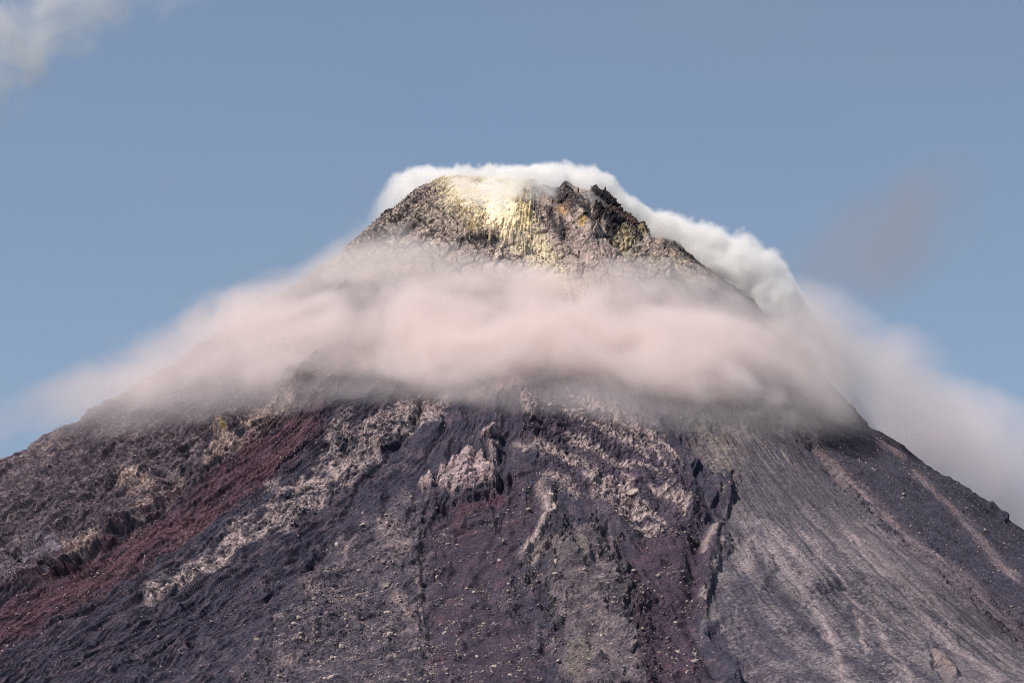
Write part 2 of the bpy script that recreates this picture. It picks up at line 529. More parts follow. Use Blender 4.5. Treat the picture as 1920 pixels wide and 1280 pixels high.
for pts in ([(745, 440), (790, 400), (812, 378)], [(770, 452), (800, 430)], [(640, 470), (700, 430), (745, 400)], [(860, 425), (885, 398), (905, 392)], [(870, 445), (900, 440), (940, 437)],
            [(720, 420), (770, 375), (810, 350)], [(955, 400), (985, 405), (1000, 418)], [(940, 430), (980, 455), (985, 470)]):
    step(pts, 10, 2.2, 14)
print('features', round(time.time() - T0, 1))

# ------------------------------------------------------------------ colours of rock, scree, ash and crust (albedo)
lum = fbm(QX / 30, QY / 30, 4, 40)
grain = fbm(QX / 5.0, QY / 5.0, 3, 44, gain=.7)
strk = flow(3.2, 330, 4, 48, .2)
strk2 = flow(1.3, 240, 3, 52, .15)
C = np.empty(PX.shape + (3,), f4)
C[:] = (0.041, 0.0385, 0.054)
C = mix(C, (0.058, 0.044, 0.056), ss(-.1, .5, lum + .35 * strk))                       # purple-brown
C = mix(C, (0.105, 0.090, 0.100), ss(.1, .55, strk2 + .4 * lum + .3 * grain) * .7)
C = mix(C, (0.022, 0.021, 0.032), ss(.05, .4, -d1 * .6 - strk2 * .8 - .15) * streaky * .75)                   # near-black streaks: shade of the flow grooves put into the colour
pale = np.array((0.31, 0.25, 0.225), f4)
stones = ss(.02, .22, c1b - c1a) * ss(.12, .5, cv1) * (.55 + .45 * ss(.0, .2, c2b - c2a))  # gaps stay dark: fine material, and shade between stones put into the colour
stones2 = ss(.04, .26, c2b - c2a) * ss(.2, .6, cv2)
# left flank: grey-tan rubble
m = Zn['left_flank']
C = mix(C, (0.088, 0.070, 0.077), m * .9)
C = mix(C, (0.19, 0.148, 0.138), m * ss(.05, .4, grain * .5 + lum * .5 + strk * .7) * .85)
C = mix(C, (0.042, 0.036, 0.048), m * ss(.05, .35, strk2 + .4 * strk - .3 * lum) * .85)
for pts, wd in (([(300, 905), (250, 890), (235, 915)], 14), ([(350, 870), (330, 900), (290, 925), (240, 960)], 7), ([(400, 840), (430, 815), (440, 800)], 13), ([(430, 785), (405, 800)], 12),
                ([(560, 745), (500, 770), (460, 800)], 16), ([(200, 985), (150, 1010), (120, 1020)], 10), ([(380, 860), (430, 830), (480, 805)], 6)):
    C = mix(C, (0.36, 0.27, 0.215), streak(pts, wd) * ss(-.5, .2, grain) * .85)
C = mix(C, (0.40, 0.30, 0.09), streak([(418, 790), (428, 788)], 5) * .8)
C = mix(C, (0.22, 0.19, 0.22), streak([(-20, 1060), (60, 1030), (120, 1000)], 26) * .5)
# red scree, in two tones
m = Zn['red']
C = mix(C, (0.076, 0.043, 0.052), m * ss(-.75, -.1, strk + .4 * lum) * .9)
for pts, wd in (([(590, 795), (500, 860), (420, 925), (330, 985)], 14), ([(360, 940), (250, 1010), (120, 1095), (0, 1170)], 18), ([(560, 770), (470, 825), (380, 885)], 9)):
    C = mix(C, (0.100, 0.047, 0.052), streak(pts, wd) * ss(-.35, .4, strk2 + .4 * grain) * .8)
C = mix(C, (0.15, 0.09, 0.095), m * ss(.2, .6, strk2 + .5 * grain) * .6)
C = mix(C, (0.052, 0.042, 0.058), m * ss(.05, .5, -strk2 - .5 * lum) * .5)
# rubble strips
m = Zn['strip'] * ss(-.35, .1, .8 * lum + .3 * wf1 + .6 * strk)
C = mix(C, (0.075, 0.062, 0.072), m * .6)
C = mix(C, pale, m * np.maximum(stones, stones2 * .8))
# central outcrop
m = Zn['outcrop']
C = mix(C, (0.26, 0.205, 0.20), m)
C = mix(C, (0.36, 0.27, 0.24), m * ss(-.1, .5, grain))
C = mix(C, (0.13, 0.105, 0.11), m * ss(.2, .6, -grain + .3 * iso_fine) * .8)
C = mix(C, (0.46, 0.37, 0.26), streak([(905, 870), (918, 874)], 6) * .8)
# purple hollow
m = Zn['hollow']
C = mix(C, (0.052, 0.040, 0.053), m * .8)
C = mix(C, (0.075, 0.043, 0.055), m * ss(.1, .5, lum + .4 * warp1) * .6)
C = mix(C, (0.090, 0.042, 0.053), streak([(840, 965), (900, 940), (950, 920)], 9, True) * .6)
# grey rubble plateau
m = Zn['plateau']
C = mix(C, (0.075, 0.064, 0.076), m * .7)
C = mix(C, (0.17, 0.138, 0.13), m * ss(.0, .55, grain * .5 + lum) * .8)
for pts, wd in (([(700, 1000), (740, 990), (745, 1060)], 18), ([(787, 1010), (784, 1080), (792, 1160)], 4), ([(730, 1100), (780, 1160), (790, 1170)], 12), ([(570, 1100), (600, 1110)], 14)):
    C = mix(C, (0.21, 0.165, 0.15), streak(pts, wd) * ss(-.4, .3, grain) * .8)
# pale ridge, olive mass
for pts, wd in (([(1008, 895), (1022, 925), (1030, 955), (1018, 985), (1000, 1015), (972, 1052)], 9), ([(1062, 1012), (1020, 1022), (985, 1045)], 8)):
    C = mix(C, (0.30, 0.24, 0.215), streak(pts, wd) * ss(-.6, .1, strk2 + .3 * grain))
C = mix(C, (0.52, 0.43, 0.36), streak([(1028, 915), (1042, 930), (1038, 950), (1030, 968)], 2.6) * .9)
m = Zn['olive']
C = mix(C, (0.105, 0.088, 0.092), m * .8)
C = mix(C, (0.20, 0.162, 0.150), m * ss(0, .5, grain * .6 + lum * .7) * .75)
C = mix(C, (0.055, 0.046, 0.06), m * ss(.1, .5, -lum - .3 * strk2) * .7)
C = mix(C, (0.17, 0.150, 0.10), streak([(1075, 1280), (1095, 1230), (1085, 1210)], 18, True) * ss(-.3, .3, grain) * .7)
C = mix(C, (0.115, 0.108, 0.088), streak([(1090, 1010), (1095, 1080)], 10, True) * .5)
# ribbed flows
m = Zn['ribs']
C = mix(C, (0.062, 0.047, 0.062), m * .6)
C = mix(C, pale, np.clip(ribm * 1.3, 0, 1) * np.maximum(stones, stones2))
UP = area([(1080, 728), (1160, 745), (1240, 800), (1270, 860), (1240, 850), (1160, 800), (1090, 765)], 10)
C = mix(C, pale * .9, UP * ss(-.5, .1, lum + .4 * wf1) * np.maximum(stones, .2) * .6)
for pts, wd in (([(870, 742), (930, 728), (985, 720)], 12), ([(1000, 820), (1060, 850), (1120, 872)], 10), ([(960, 830), (1010, 832)], 6), ([(1010, 880), (1060, 900), (1090, 930)], 8), ([(1240, 905), (1290, 950)], 12),
                ([(660, 770), (640, 800), (610, 830)], 9)):
    C = mix(C, pale, streak(pts, wd, True) * np.maximum(stones, stones2) * .9)
# dark red gully
m = Zn['redgully']
C = mix(C, (0.058, 0.041, 0.054), m * .8)
C = mix(C, (0.12, 0.045, 0.052), m * ss(.3, .65, lum + .5 * grain) * .7)
for pts, wd in (([(1345, 985), (1325, 1010), (1318, 1035)], 7), ([(1358, 1000), (1345, 1040), (1335, 1060)], 4), ([(1322, 1090), (1318, 1110), (1325, 1120)], 6)):
    C = mix(C, (0.27, 0.22, 0.20), streak(pts, wd) * .85)
# ash plateau: grey with pale fall-line stripes and dark lichen-like speckle
m = Zn['ash']
fan = fbm(ANG / 5, SL / 1600, 3, 60)
C = mix(C, (0.086, 0.079, 0.088), m)
low = ss(900, 1000, PY + 40 * warp1)
C = mix(C, (0.172, 0.152, 0.150), m * low * ss(-.4, .25, fan + .15 * grain) * .9)
C = mix(C, (0.115, 0.098, 0.106), m * (1 - low) * ss(.0, .4, strk2 + .3 * grain) * .7)
gz = fbm(QX / 7.5, QY / 7.5, 3, 66, gain=.65) + .55 * fbm(QX / 50, QY / 70, 2, 68)
sp2 = area([(1380, 1000), (1500, 950), (1640, 1090), (1760, 1180), (1900, 1300), (1350, 1300), (1345, 1150)], 30)
C = mix(C, (0.056, 0.050, 0.066), m * sp2 * ss(.02, .16, gz - .25 * fan) * .9)
C = mix(C, (0.060, 0.053, 0.069), m * (1 - sp2) * ss(.22, .34, gz) * .7)
C = mix(C, (0.066, 0.058, 0.074), area([(1330, 1150), (1390, 1060), (1470, 1130), (1530, 1250), (1540, 1320), (1400, 1320)], 25) * ss(-.22, -.08, gz) * .85)
C = mix(C, (0.052, 0.047, 0.062), area([(1560, 1060), (1590, 1080), (1660, 1200), (1690, 1300), (1600, 1300), (1590, 1180)], 14) * ss(-.2, -.02, gz) * .8)
for pts, wd in (([(1480, 960), (1560, 1050), (1640, 1160), (1700, 1250), (1720, 1300)], 8), ([(1430, 1000), (1500, 1080), (1560, 1180), (1590, 1300)], 9), ([(1420, 960), (1480, 1020), (1530, 1090)], 8),
                ([(1600, 1130), (1615, 1180), (1640, 1220)], 8), ([(1560, 960), (1660, 1060), (1760, 1170), (1900, 1290)], 12), ([(1400, 990), (1405, 1060)], 16)):
    C = mix(C, (0.25, 0.208, 0.198), streak(pts, wd * .8, True) * m * ss(-.6, .15, grain) * .95)
C = mix(C, (0.185, 0.158, 0.130), area([(1300, 790), (1400, 780), (1392, 850), (1370, 900), (1350, 880), (1310, 840)], 26) * np.maximum(stones, stones2) * .8)
C = mix(C, (0.20, 0.175, 0.15), area([(1400, 780), (1470, 790), (1490, 870), (1450, 870)], 12) * ss(.0, .4, strk2 + .2 * grain) * .7)
# dark cliff below the plateau's near edge
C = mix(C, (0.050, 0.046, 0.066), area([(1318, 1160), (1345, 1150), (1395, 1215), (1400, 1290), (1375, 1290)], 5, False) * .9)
# right: dark scree, pale track
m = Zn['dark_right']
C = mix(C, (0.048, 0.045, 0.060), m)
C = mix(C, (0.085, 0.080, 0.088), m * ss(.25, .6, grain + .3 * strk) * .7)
for pts, wd in (([(1515, 790), (1560, 845), (1620, 905), (1700, 985), (1800, 1070), (1960, 1210)], 9), ([(1700, 860), (1760, 920), (1840, 995), (1930, 1090)], 6), ([(1640, 810), (1700, 850)], 5)):
    C = mix(C, (0.20, 0.160, 0.158), streak(pts, wd) * ss(-.7, .2, strk2) * .8)
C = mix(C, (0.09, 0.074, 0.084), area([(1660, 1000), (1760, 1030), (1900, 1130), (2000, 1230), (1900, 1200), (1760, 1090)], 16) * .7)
C = mix(C, (0.21, 0.16, 0.135), streak([(1745, 1210), (1770, 1235), (1800, 1262)], 9) * ss(-.3, .2, grain) * .8)
# summit
m = summit
C = mix(C, (0.25, 0.203, 0.185), m * .9)
C = mix(C, (0.46, 0.37, 0.30), m * ss(-.15, .35, grain * .7 + lum * .5 + .5 * (cv1 - .5)) * .9)
C = mix(C, (0.055, 0.046, 0.058), m * ss(.12, .4, -.9 * lum + .4 * iso_fine - .2) * .85)
LF = area([(640, 440), (700, 395), (760, 350), (820, 330), (830, 345), (790, 385), (745, 430), (660, 475)], 6)
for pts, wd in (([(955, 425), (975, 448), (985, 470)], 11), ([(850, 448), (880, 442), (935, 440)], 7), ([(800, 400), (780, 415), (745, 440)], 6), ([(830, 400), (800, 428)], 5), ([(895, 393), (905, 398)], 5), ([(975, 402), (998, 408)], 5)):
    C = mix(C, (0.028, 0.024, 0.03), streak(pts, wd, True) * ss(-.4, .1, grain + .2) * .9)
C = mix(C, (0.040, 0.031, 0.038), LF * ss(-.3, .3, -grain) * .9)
C = mix(C, (0.022, 0.019, 0.026), summit * (1 - DOME) * (1 - ss(.0, .13, c3b - c3a)) * .8)  # crevice shade between the summit blocks, painted into the colour
SPILL = area([(930, 410), (1010, 395), (1060, 450), (1120, 530), (1140, 580), (1020, 580), (980, 490)], 14)
YL = np.maximum(DOME, area([(835, 330), (900, 330), (985, 340), (1000, 385), (1010, 420), (1050, 470), (1090, 540), (1020, 545), (985, 450), (960, 430), (880, 420), (850, 400), (820, 350)], 10))
C = mix(C, (0.52, 0.42, 0.27), YL * ss(-1.0, .0, grain + .5 * lum) * .92)
C = mix(C, (0.66, 0.55, 0.38), SPILL * ss(-.5, .2, strk2 + .4 * grain) * .9)
C = mix(C, (0.76, 0.64, 0.43), DOME * ss(-.9, .1, lum + .5 * grain) * .9)
C = mix(C, (0.83, 0.75, 0.57), streak([(905, 372), (935, 365), (955, 380)], 34, True) * ss(-.7, .2, lum + .5 * grain) * .9)
C = mix(C, (0.62, 0.48, 0.20), streak([(965, 350), (985, 390), (1000, 425)], 14, True) * ss(-.3, .4, grain) * .7)
C = mix(C, (0.44, 0.36, 0.28), area([(780, 385), (830, 345), (870, 400), (860, 440), (800, 430)], 16) * ss(-.4, .3, grain + .3 * lum) * .7)
C = mix(C, (0.74, 0.60, 0.22), streak([(965, 355), (975, 375), (960, 395)], 12) * ss(.0, .5, grain) * .6)
C = mix(C, (0.33, 0.255, 0.225), area([(1010, 350), (1060, 360), (1120, 440), (1220, 500), (1200, 540), (1090, 540), (1030, 450)], 10) * .8)
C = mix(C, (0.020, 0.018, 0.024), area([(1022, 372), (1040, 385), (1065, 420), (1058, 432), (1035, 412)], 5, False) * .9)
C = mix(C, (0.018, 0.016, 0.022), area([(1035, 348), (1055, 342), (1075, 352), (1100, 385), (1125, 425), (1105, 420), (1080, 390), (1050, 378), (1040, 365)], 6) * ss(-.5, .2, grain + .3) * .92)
C = mix(C, (0.45, 0.27, 0.12), streak([(1050, 375), (1060, 395)], 10) * .6)
C = mix(C, (0.50, 0.32, 0.10), streak([(1090, 405), (1093, 420)], 6) * .8)
C = mix(C, (0.018, 0.016, 0.022), CRAG * ss(-.3, .2, grain + .25))
C = mix(C, (0.20, 0.105, 0.085), area([(1140, 380), (1165, 382), (1195, 405), (1190, 420), (1160, 402)], 4) * ss(-.3, .3, grain) * .75)
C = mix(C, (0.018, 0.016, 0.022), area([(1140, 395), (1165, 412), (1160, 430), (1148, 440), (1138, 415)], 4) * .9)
C = mix(C, (0.52, 0.43, 0.28), area([(1165, 418), (1185, 425), (1195, 448), (1180, 455), (1160, 440)], 5) * ss(-.5, .1, grain) * .9)
C = mix(C, (0.46, 0.37, 0.22), streak([(1195, 418), (1210, 440)], 5) * .8)
C = mix(C, (0.32, 0.28, 0.20), area([(1150, 440), (1200, 450), (1235, 490), (1215, 495), (1170, 470)], 6) * ss(-.3, .3, grain) * .7)
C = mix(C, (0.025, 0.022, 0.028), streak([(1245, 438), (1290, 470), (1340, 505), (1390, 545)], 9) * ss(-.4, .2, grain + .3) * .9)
C = mix(C, (0.42, 0.33, 0.2), area([(1255, 462), (1290, 485), (1320, 515), (1290, 512), (1262, 490)], 5) * ss(-.4, .3, grain) * .8)
# stone-to-stone variation everywhere
quiet = 1 - .75 * np.maximum(DOME, .8 * SPILL)
C *= np.clip(1 + (.55 * grain + .30 * lum + .8 * (cv2 - .5) * (0.3 + rough)) * quiet, .35, 2.2)[..., None]
tintz = (1 - .9 * summit)[..., None]
C = C * (1 + tintz * (np.array((1.05, 1.01, 1.09), f4) - 1))
C = np.clip(C, 0.008, 0.85)
print('colour', round(time.time() - T0, 1))

# settle the relief so that the two outlines run where they were measured
TGT = np.array(sorted([p for p in LEFT if p[0] > -300] + [(1000, 338), (1060, 345)] + [p for p in RIGHT if p[0] < 2200]), float)
SHIFT = np.zeros(PX.shape, f4)
bins = np.arange(-300, 2201, 20)
for it in range(4):
    MX, MY, MZ = X + NX * DISP, Y + NY * DISP, Z + NZ * DISP + SHIFT
    qx, qy = project(MX, MY, MZ)
    ok = (ct > -.3) & (qx > -300) & (qx < 2200)
    k = ((qx[ok] + 300) / 20).astype(int)
    env = np.full(len(bins), 1e9)
    np.minimum.at(env, k, qy[ok])
    env[env > 1e8] = np.nan
    env = env + 2
    err = env - np.interp(bins + 10, TGT[:, 0], TGT[:, 1])
    err = np.where(np.isnan(err), 0, err)
    if it == 0 or it == 3: print('outline error', it, np.abs(err[12:-12]).mean().round(1), np.abs(err[12:-12]).max().round(1))
    if it < 3: SHIFT += (np.interp(PX, bins + 10, smooth(np.clip(err, -60, 60), 4)) * np.maximum(ss(.25, .8, np.abs(st)), ss(260, 200, RAD)) * front).astype(f4)
MX, MY, MZ = X + NX * DISP, Y + NY * DISP, Z + NZ * DISP + SHIFT


# ------------------------------------------------------------------ material of the mountain
def nodes_of(name):
    m = bpy.data.materials.new(name)
    m.use_nodes = True
    m.node_tree.nodes.clear()
    return m, m.node_tree


def rock_material(name, attr=None, base=(.3, .24, .22), scale=.35, bump=.6):
    m, t = nodes_of(name)
    N = t.nodes.new
    out = N('ShaderNodeOutputMaterial')
    b = N('ShaderNodeBsdfPrincipled')
    b.inputs['Roughness'].default_value = .95
    b.inputs['Specular IOR Level'].default_value = .12
    geo = N('ShaderNodeTexCoord')
    no = N('ShaderNodeTexNoise')
    no.inputs['Scale'].default_value = scale
    no.inputs['Detail'].default_value = 6
    no.inputs['Roughness'].default_value = .68
    t.links.new(geo.outputs['Object'], no.inputs['Vector'])
    mr = N('ShaderNodeMapRange')
    mr.inputs[1].default_value = .3
    mr.inputs[2].default_value = .7
    mr.inputs[3].default_value = .40
    mr.inputs[4].default_value = 1.7
    t.links.new(no.outputs['Fac'], mr.inputs[0])
    mul = N('ShaderNodeMix')
    mul.data_type = 'RGBA'
    mul.blend_type = 'MULTIPLY'
    mul.inputs['Factor'].default_value = 1
    if attr:
        a = N('ShaderNodeAttribute')
        a.attribute_name = attr
        t.links.new(a.outputs['Color'], mul.inputs['A'])
    else:
        mul.inputs['A'].default_value = (*base, 1)
    t.links.new(mr.outputs[0], mul.inputs['B'])
    t.links.new(mul.outputs['Result'], b.inputs['Base Color'])
    bp = N('ShaderNodeBump')
    bp.inputs['Strength'].default_value = bump
    bp.inputs['Distance'].default_value = 3.0
    t.links.new(no.outputs['Fac'], bp.inputs['Height'])
    t.links.new(bp.outputs[0], b.inputs['Normal'])
    t.links.new(b.outputs[0], out.inputs['Surface'])
    return m


M_ROCK = rock_material('volcanic_rock', 'tone')

# faces, and which part of the mountain each belongs to
ii = (np.arange(NR - 1)[:, None] * NC + np.arange(NC)[None, :])
jj = (np.arange(NR - 1)[:, None] * NC + (np.arange(NC)[None, :] + 1) % NC)
quads = np.stack([ii, ii + NC, jj + NC, jj], -1).reshape(-1, 4)
quads = quads[:, ::-1]
verts = np.stack([MX, MY, MZ], -1).reshape(-1, 3).astype(f4)
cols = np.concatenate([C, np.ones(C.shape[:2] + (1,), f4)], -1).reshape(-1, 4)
part = np.zeros(NR * NC, np.int8)
PARTS = [('scree_band', Zn['red'], 'dark red scree band'), ('rubble_strip', np.maximum(Zn['strip'], 0), 'pale tan rubble strip'), ('rock_outcrop', Zn['outcrop'], 'pale tan rock outcrop'),
         ('ash_slope', Zn['ash'], 'smooth grey ash slope with pale stripes'), ('scree_slope', Zn['dark_right'], 'dark grey scree slope'), ('sulphur_crust', DOME, 'yellow sulphur crust'),
         ('rubble_slope', Zn['olive'], 'grey olive rubble slope'), ('lava_flank', Zn['left_flank'] * ss(560, 640, PY), 'grey brown lava flank'), ('hollow', Zn['hollow'], 'dark purple hollow'),
         ('ribbed_lava', Zn['ribs'], 'ribbed lava with pale crests'), ('crag', CRAG, 'black jagged crag on the crater rim')]
for k, (n, m, l) in enumerate(PARTS):
    part[(m > .5).reshape(-1)] = k + 1
fpart = part[quads[:, 0]]


def mesh_from(name, q, parent=None):
    used = np.unique(q)
    remap = np.zeros(len(verts), np.int32)
    remap[used] = np.arange(len(used))
    me = bpy.data.meshes.new(name)
    me.vertices.add(len(used))
    me.vertices.foreach_set('co', verts[used].reshape(-1))
    me.loops.add(q.size)
    me.loops.foreach_set('vertex_index', remap[q].reshape(-1).astype(np.int32))
    me.polygons.add(len(q))
    me.polygons.foreach_set('loop_start', np.arange(0, q.size, 4, dtype=np.int32))
    me.update(calc_edges=True)
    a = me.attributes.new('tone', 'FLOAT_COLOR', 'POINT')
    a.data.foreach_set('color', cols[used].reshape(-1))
    me.materials.append(M_ROCK)
    me.polygons.foreach_set('use_smooth', np.zeros(len(q), bool))
    o = bpy.data.objects.new(name, me)
    col.objects.link(o)
    o.parent = parent
    return o


mountain = mesh_from('mountain', quads[fpart == 0])
mountain['kind'] = 'structure'
mountain['label'] = 'steep dark volcano cone with a steaming yellow summit'
mountain['category'] = 'volcano'
for k, (n, m, l) in enumerate(PARTS):
    q = quads[fpart == k + 1]
    if len(q):
        o_ = mesh_from(n, q, mountain)
        o_['label'] = l
        if n == 'crag': crag_part = o_
print('mesh', round(time.time() - T0, 1))

# ------------------------------------------------------------------ the plain round its foot
gm = bpy.data.meshes.new('ground')
nseg = 96
gv = [(0, 0, -45.0)]
for rad in (3000, 6000, 12000, 40000):
    gv += [(rad * math.cos(2 * math.pi * k / nseg), rad * math.sin(2 * math.pi * k / nseg), -2.0 if rad > 3000 else -12.0) for k in range(nseg)]
gf = [(0, 1 + k, 1 + (k + 1) % nseg) for k in range(nseg)]
for ring in range(3):
    b0, b1 = 1 + ring * nseg, 1 + (ring + 1) * nseg
    gf += [(b0 + k, b1 + k, b1 + (k + 1) % nseg, b0 + (k + 1) % nseg) for k in range(nseg)]
gm.from_pydata(gv, [], gf)
ground = bpy.data.objects.new('ground', gm)
col.objects.link(ground)
gm.materials.append(rock_material('grassy_plain', None, (.06, .085, .035), .01, .3))
ground['kind'] = 'structure'
ground['label'] = 'green plain round the foot of the volcano'
ground['category'] = 'ground'

# ------------------------------------------------------------------ boulders
import bmesh
VIS = ((NX * (0 - MX) + NY * (-CAM_D - MY) + NZ * (0 - MZ)) > 0) & (PX > 4) & (PX < 1916) & (PY < 1276) & (front > .9)
M_PALE = rock_material('pale_boulder_rock', None, (.36, .29, .262), .5, .5)
M_GREY = rock_material('grey_boulder_rock', None, (.17, .14, .145), .5, .5)


def stone(seed, sub_=2):
    """One angular block, about one metre across: an icosphere cut by random planes."""
    b = bmesh.new()
    bmesh.ops.create_icosphere(b, subdivisions=sub_, radius=.5)
    r_ = np.random.default_rng(seed)
    nrm = r_.normal(size=(9, 3)); nrm /= np.linalg.norm(nrm, axis=1)[:, None]
    dd = r_.uniform(.26, .44, 9)
    sc_ = r_.uniform(.75, 1.3, 3)
    P = np.array([v.co[:] for v in b.verts])
    for n_, d_ in zip(nrm, dd):
        over = np.maximum(P @ n_ - d_, 0)
        P -= over[:, None] * n_
    P *= sc_
    for v, p in zip(b.verts, P): v.co = p
    return b


def pick(weight, n, gap, seed):
    """Spots on the visible slopes, no two closer than GAP pixels."""
    r_ = np.random.default_rng(seed)
    wgt = (weight * VIS).reshape(-1).astype(np.float64)
    idx = r_.choice(wgt.size, size=n * 4, p=wgt / wgt.sum())
    px, py = PX.reshape(-1), PY.reshape(-1)
    out, seen = [], {}
    for k in idx:
        c = (int(px[k] // gap), int(py[k] // gap))
        if c in seen: continue
        seen[c] = 1
        out.append(k)
        if len(out) == n: break
    return out


FX, FY, FZ = MX.reshape(-1), MY.reshape(-1), MZ.reshape(-1)
NRM = np.stack([NX.reshape(-1), NY.reshape(-1), NZ.reshape(-1)], -1)
shapes = []
for k in range(6):
    b = stone(100 + k)
    me = bpy.data.meshes.new('boulder')
    b.to_mesh(me); b.free()
    shapes.append(me)
pale_shapes, grey_shapes = [], []
for me in shapes:
    g2 = me.copy(); g2.materials.append(M_GREY); grey_shapes.append(g2)
    me.materials.append(M_PALE); pale_shapes.append(me)
rb = random.Random(5)


def boulder(k, size, label, group, pale_=True):
    o = bpy.data.objects.new('boulder', rb.choice(pale_shapes if pale_ else grey_shapes))
    col.objects.link(o)
    o.location = tuple(np.array([FX[k], FY[k], FZ[k]]) + NRM[k] * size * .12)
    o.scale = (size * rb.uniform(.8, 1.3), size * rb.uniform(.7, 1.1), size * rb.uniform(.6, 1.0))
    o.rotation_euler = (rb.uniform(-.6, .6), rb.uniform(-.6, .6), rb.uniform(0, 6.28))
    o['label'] = label
    o['category'] = 'boulder'
    if group: o['group'] = group
    return o


def nearest(px, py):
    d = np.where(VIS, (PX - px) ** 2 + (PY - py) ** 2, 1e12)
    return int(np.argmin(d))


for px, py, size, lab in ((863, 1132, 8, 'white boulder alone on the dark floor of the purple hollow'), (927, 1245, 9, 'large white boulder low in the purple hollow near the bottom edge'),
                          (725, 1137, 10, 'pale upright boulder with a dark shadow, lower of two on the grey rubble slope'), (725, 1103, 10, 'pale upright boulder on the grey rubble slope, upper of two in line'),
                          (392, 841, 9, 'small white block in the niche above the red scree'), (1189, 912, 16, 'tan block at the lower tip of a pale lava rib'), (1104, 840, 9, 'pale round boulder on the ribbed lava above the central ridge'),
                          (1232, 1083, 7, 'white boulder on the dark red gully floor beside the olive slope'), (985, 838, 12, 'tan block on the crest above the undercut dark hollow')):
    boulder(nearest(px, py), size * 1.05, lab, None)
mid = np.exp(-((PX - 640) / 90) ** 2 - ((PY - 1110) / 90) ** 2)
clus = ss(-.1, .45, fbm(QX / 45, QY / 60, 3, 110) + .35 * strk)
KINDS_ = [('plateau', Zn['plateau'] * (.25 + mid), 80, (5, 10), 'pale angular boulder on the grey rubble slope beside the purple hollow', 'boulders on the grey rubble slope'),
          ('hollow', Zn['hollow'], 60, (4, 7.5), 'pale boulder strewn on the floor of the dark purple hollow', 'boulders in the purple hollow'),
          ('olive', Zn['olive'], 30, (4, 7.5), 'pale boulder on the grey olive slope below the pale ridge', 'boulders on the grey olive slope'),
          ('redgully', Zn['redgully'], 30, (4, 8), 'pale boulder in the dark red gully beside the ash slope', 'boulders in the dark red gully'),
          ('ribs', Zn['ribs'], 40, (4, 8), 'pale boulder among the ribbed lava crests under the cloud', 'boulders among the lava ribs'),
          ('dark_right', Zn['dark_right'] * (PY < 1040), 45, (4, 6.5), 'bright boulder on the dark scree near the outer ridge', 'boulders on the dark scree')]
for n_, wgt, cnt, (s0, s1), lab, grp in KINDS_:
    for k in pick(wgt * (.1 + clus), cnt, 9, len(n_) * 31):
        boulder(k, s0 * .8 + (s1 * 1.15 - s0 * .8) * rb.random() ** 1.8, lab, grp)

# black pinnacles along the top of the crag
M_DARK = rock_material('black_crag_rock', None, (.022, .02, .026), .5, .6)
for px, py, hh, ww in ((1112, 356, 13, 6), (1121, 350, 18, 7), (1138, 347, 20, 9), (1149, 353, 20, 5.5), (1158, 361, 17, 6), (1166, 366, 12, 5), (1084, 350, 12, 4), (1060, 349, 10, 6)):
    k = nearest(px, py + 3)
    b = stone(int(px), 3)
    for v in b.verts:
        tt = v.co.z + .5
        v.co = ((v.co.x * ww * (1.25 - .85 * tt)) + 1.5 * tt, v.co.y * ww * (1.25 - .85 * tt), (tt - .35) * hh * 1.2)
    me = bpy.data.meshes.new('spire')
    b.to_mesh(me); b.free()
    me.materials.append(M_DARK)
    o = bpy.data.objects.new('spire', me)
    col.objects.link(o)
    o.location = (FX[k], FY[k], FZ[k])
    o.parent = crag_part

# the countless small stones between them: one mesh
wr_ = (.10 + 1.6 * Zn['plateau'] * (.4 + mid) + 1.0 * Zn['hollow'] + .8 * Zn['olive'] + .9 * Zn['redgully'] + 1.0 * Zn['strip'] + .7 * Zn['ribs'] + .45 * Zn['left_flank'] + .5 * Zn['dark_right'] + .25 * Zn['red'] + .8 * summit * (1 - DOME)) * (1 - .85 * Zn['ash'])
wr_ = wr_ * (.06 + clus ** 1.5) + 2.5 * streak([(1000, 1062), (985, 1085), (960, 1110), (935, 1135)], 16, True) + 1.6 * streak([(1000, 880), (1030, 905), (1060, 915)], 14, True) + 1.2 * streak([(995, 900), (990, 940), (985, 960)], 12, True)
spots = np.array(pick(wr_, 22000, 2.7, 77))
tmpl = []
for k in range(8):
    b = stone(300 + k, 1)
    b.verts.ensure_lookup_table()
    tmpl.append((np.array([v.co[:] for v in b.verts]), np.array([[v.index for v in f.verts] for f in b.faces])))
    b.free()
r_ = np.random.default_rng(9)
RV, RF, RC, off = [], [], [], 0
for k in spots:
    tv, tf = tmpl[r_.integers(8)]
    size = 1.2 + 3.6 * r_.random() ** 3.2
    a, c_ = r_.random() * 6.283, r_.random() * 1.2 - .6
    Rz_ = np.array([[math.cos(a), -math.sin(a), 0], [math.sin(a), math.cos(a), 0], [0, 0, 1]])
    Rx_ = np.array([[1, 0, 0], [0, math.cos(c_), -math.sin(c_)], [0, math.sin(c_), math.cos(c_)]])
    RV.append((tv * size * r_.uniform(.7, 1.3, 3)) @ (Rz_ @ Rx_).T + [FX[k], FY[k], FZ[k]] + NRM[k] * size * .15)
    RF.append(tf + off)
    t_ = r_.random()
    base = np.array([.30, .24, .22]) if t_ > .5 else np.array([.16, .13, .14])
    base = base * r_.uniform(.7, 1.5)
    RC.append(np.repeat(np.append(np.clip(base, 0, .75), 1)[None], len(tv), 0))
    off += len(tv)
RV, RF, RC = np.concatenate(RV), np.concatenate(RF), np.concatenate(RC)
me = bpy.data.meshes.new('rubble')
me.vertices.add(len(RV)); me.vertices.foreach_set('co', RV.astype(f4).reshape(-1))
me.loops.add(RF.size); me.loops.foreach_set('vertex_index', RF.astype(np.int32).reshape(-1))
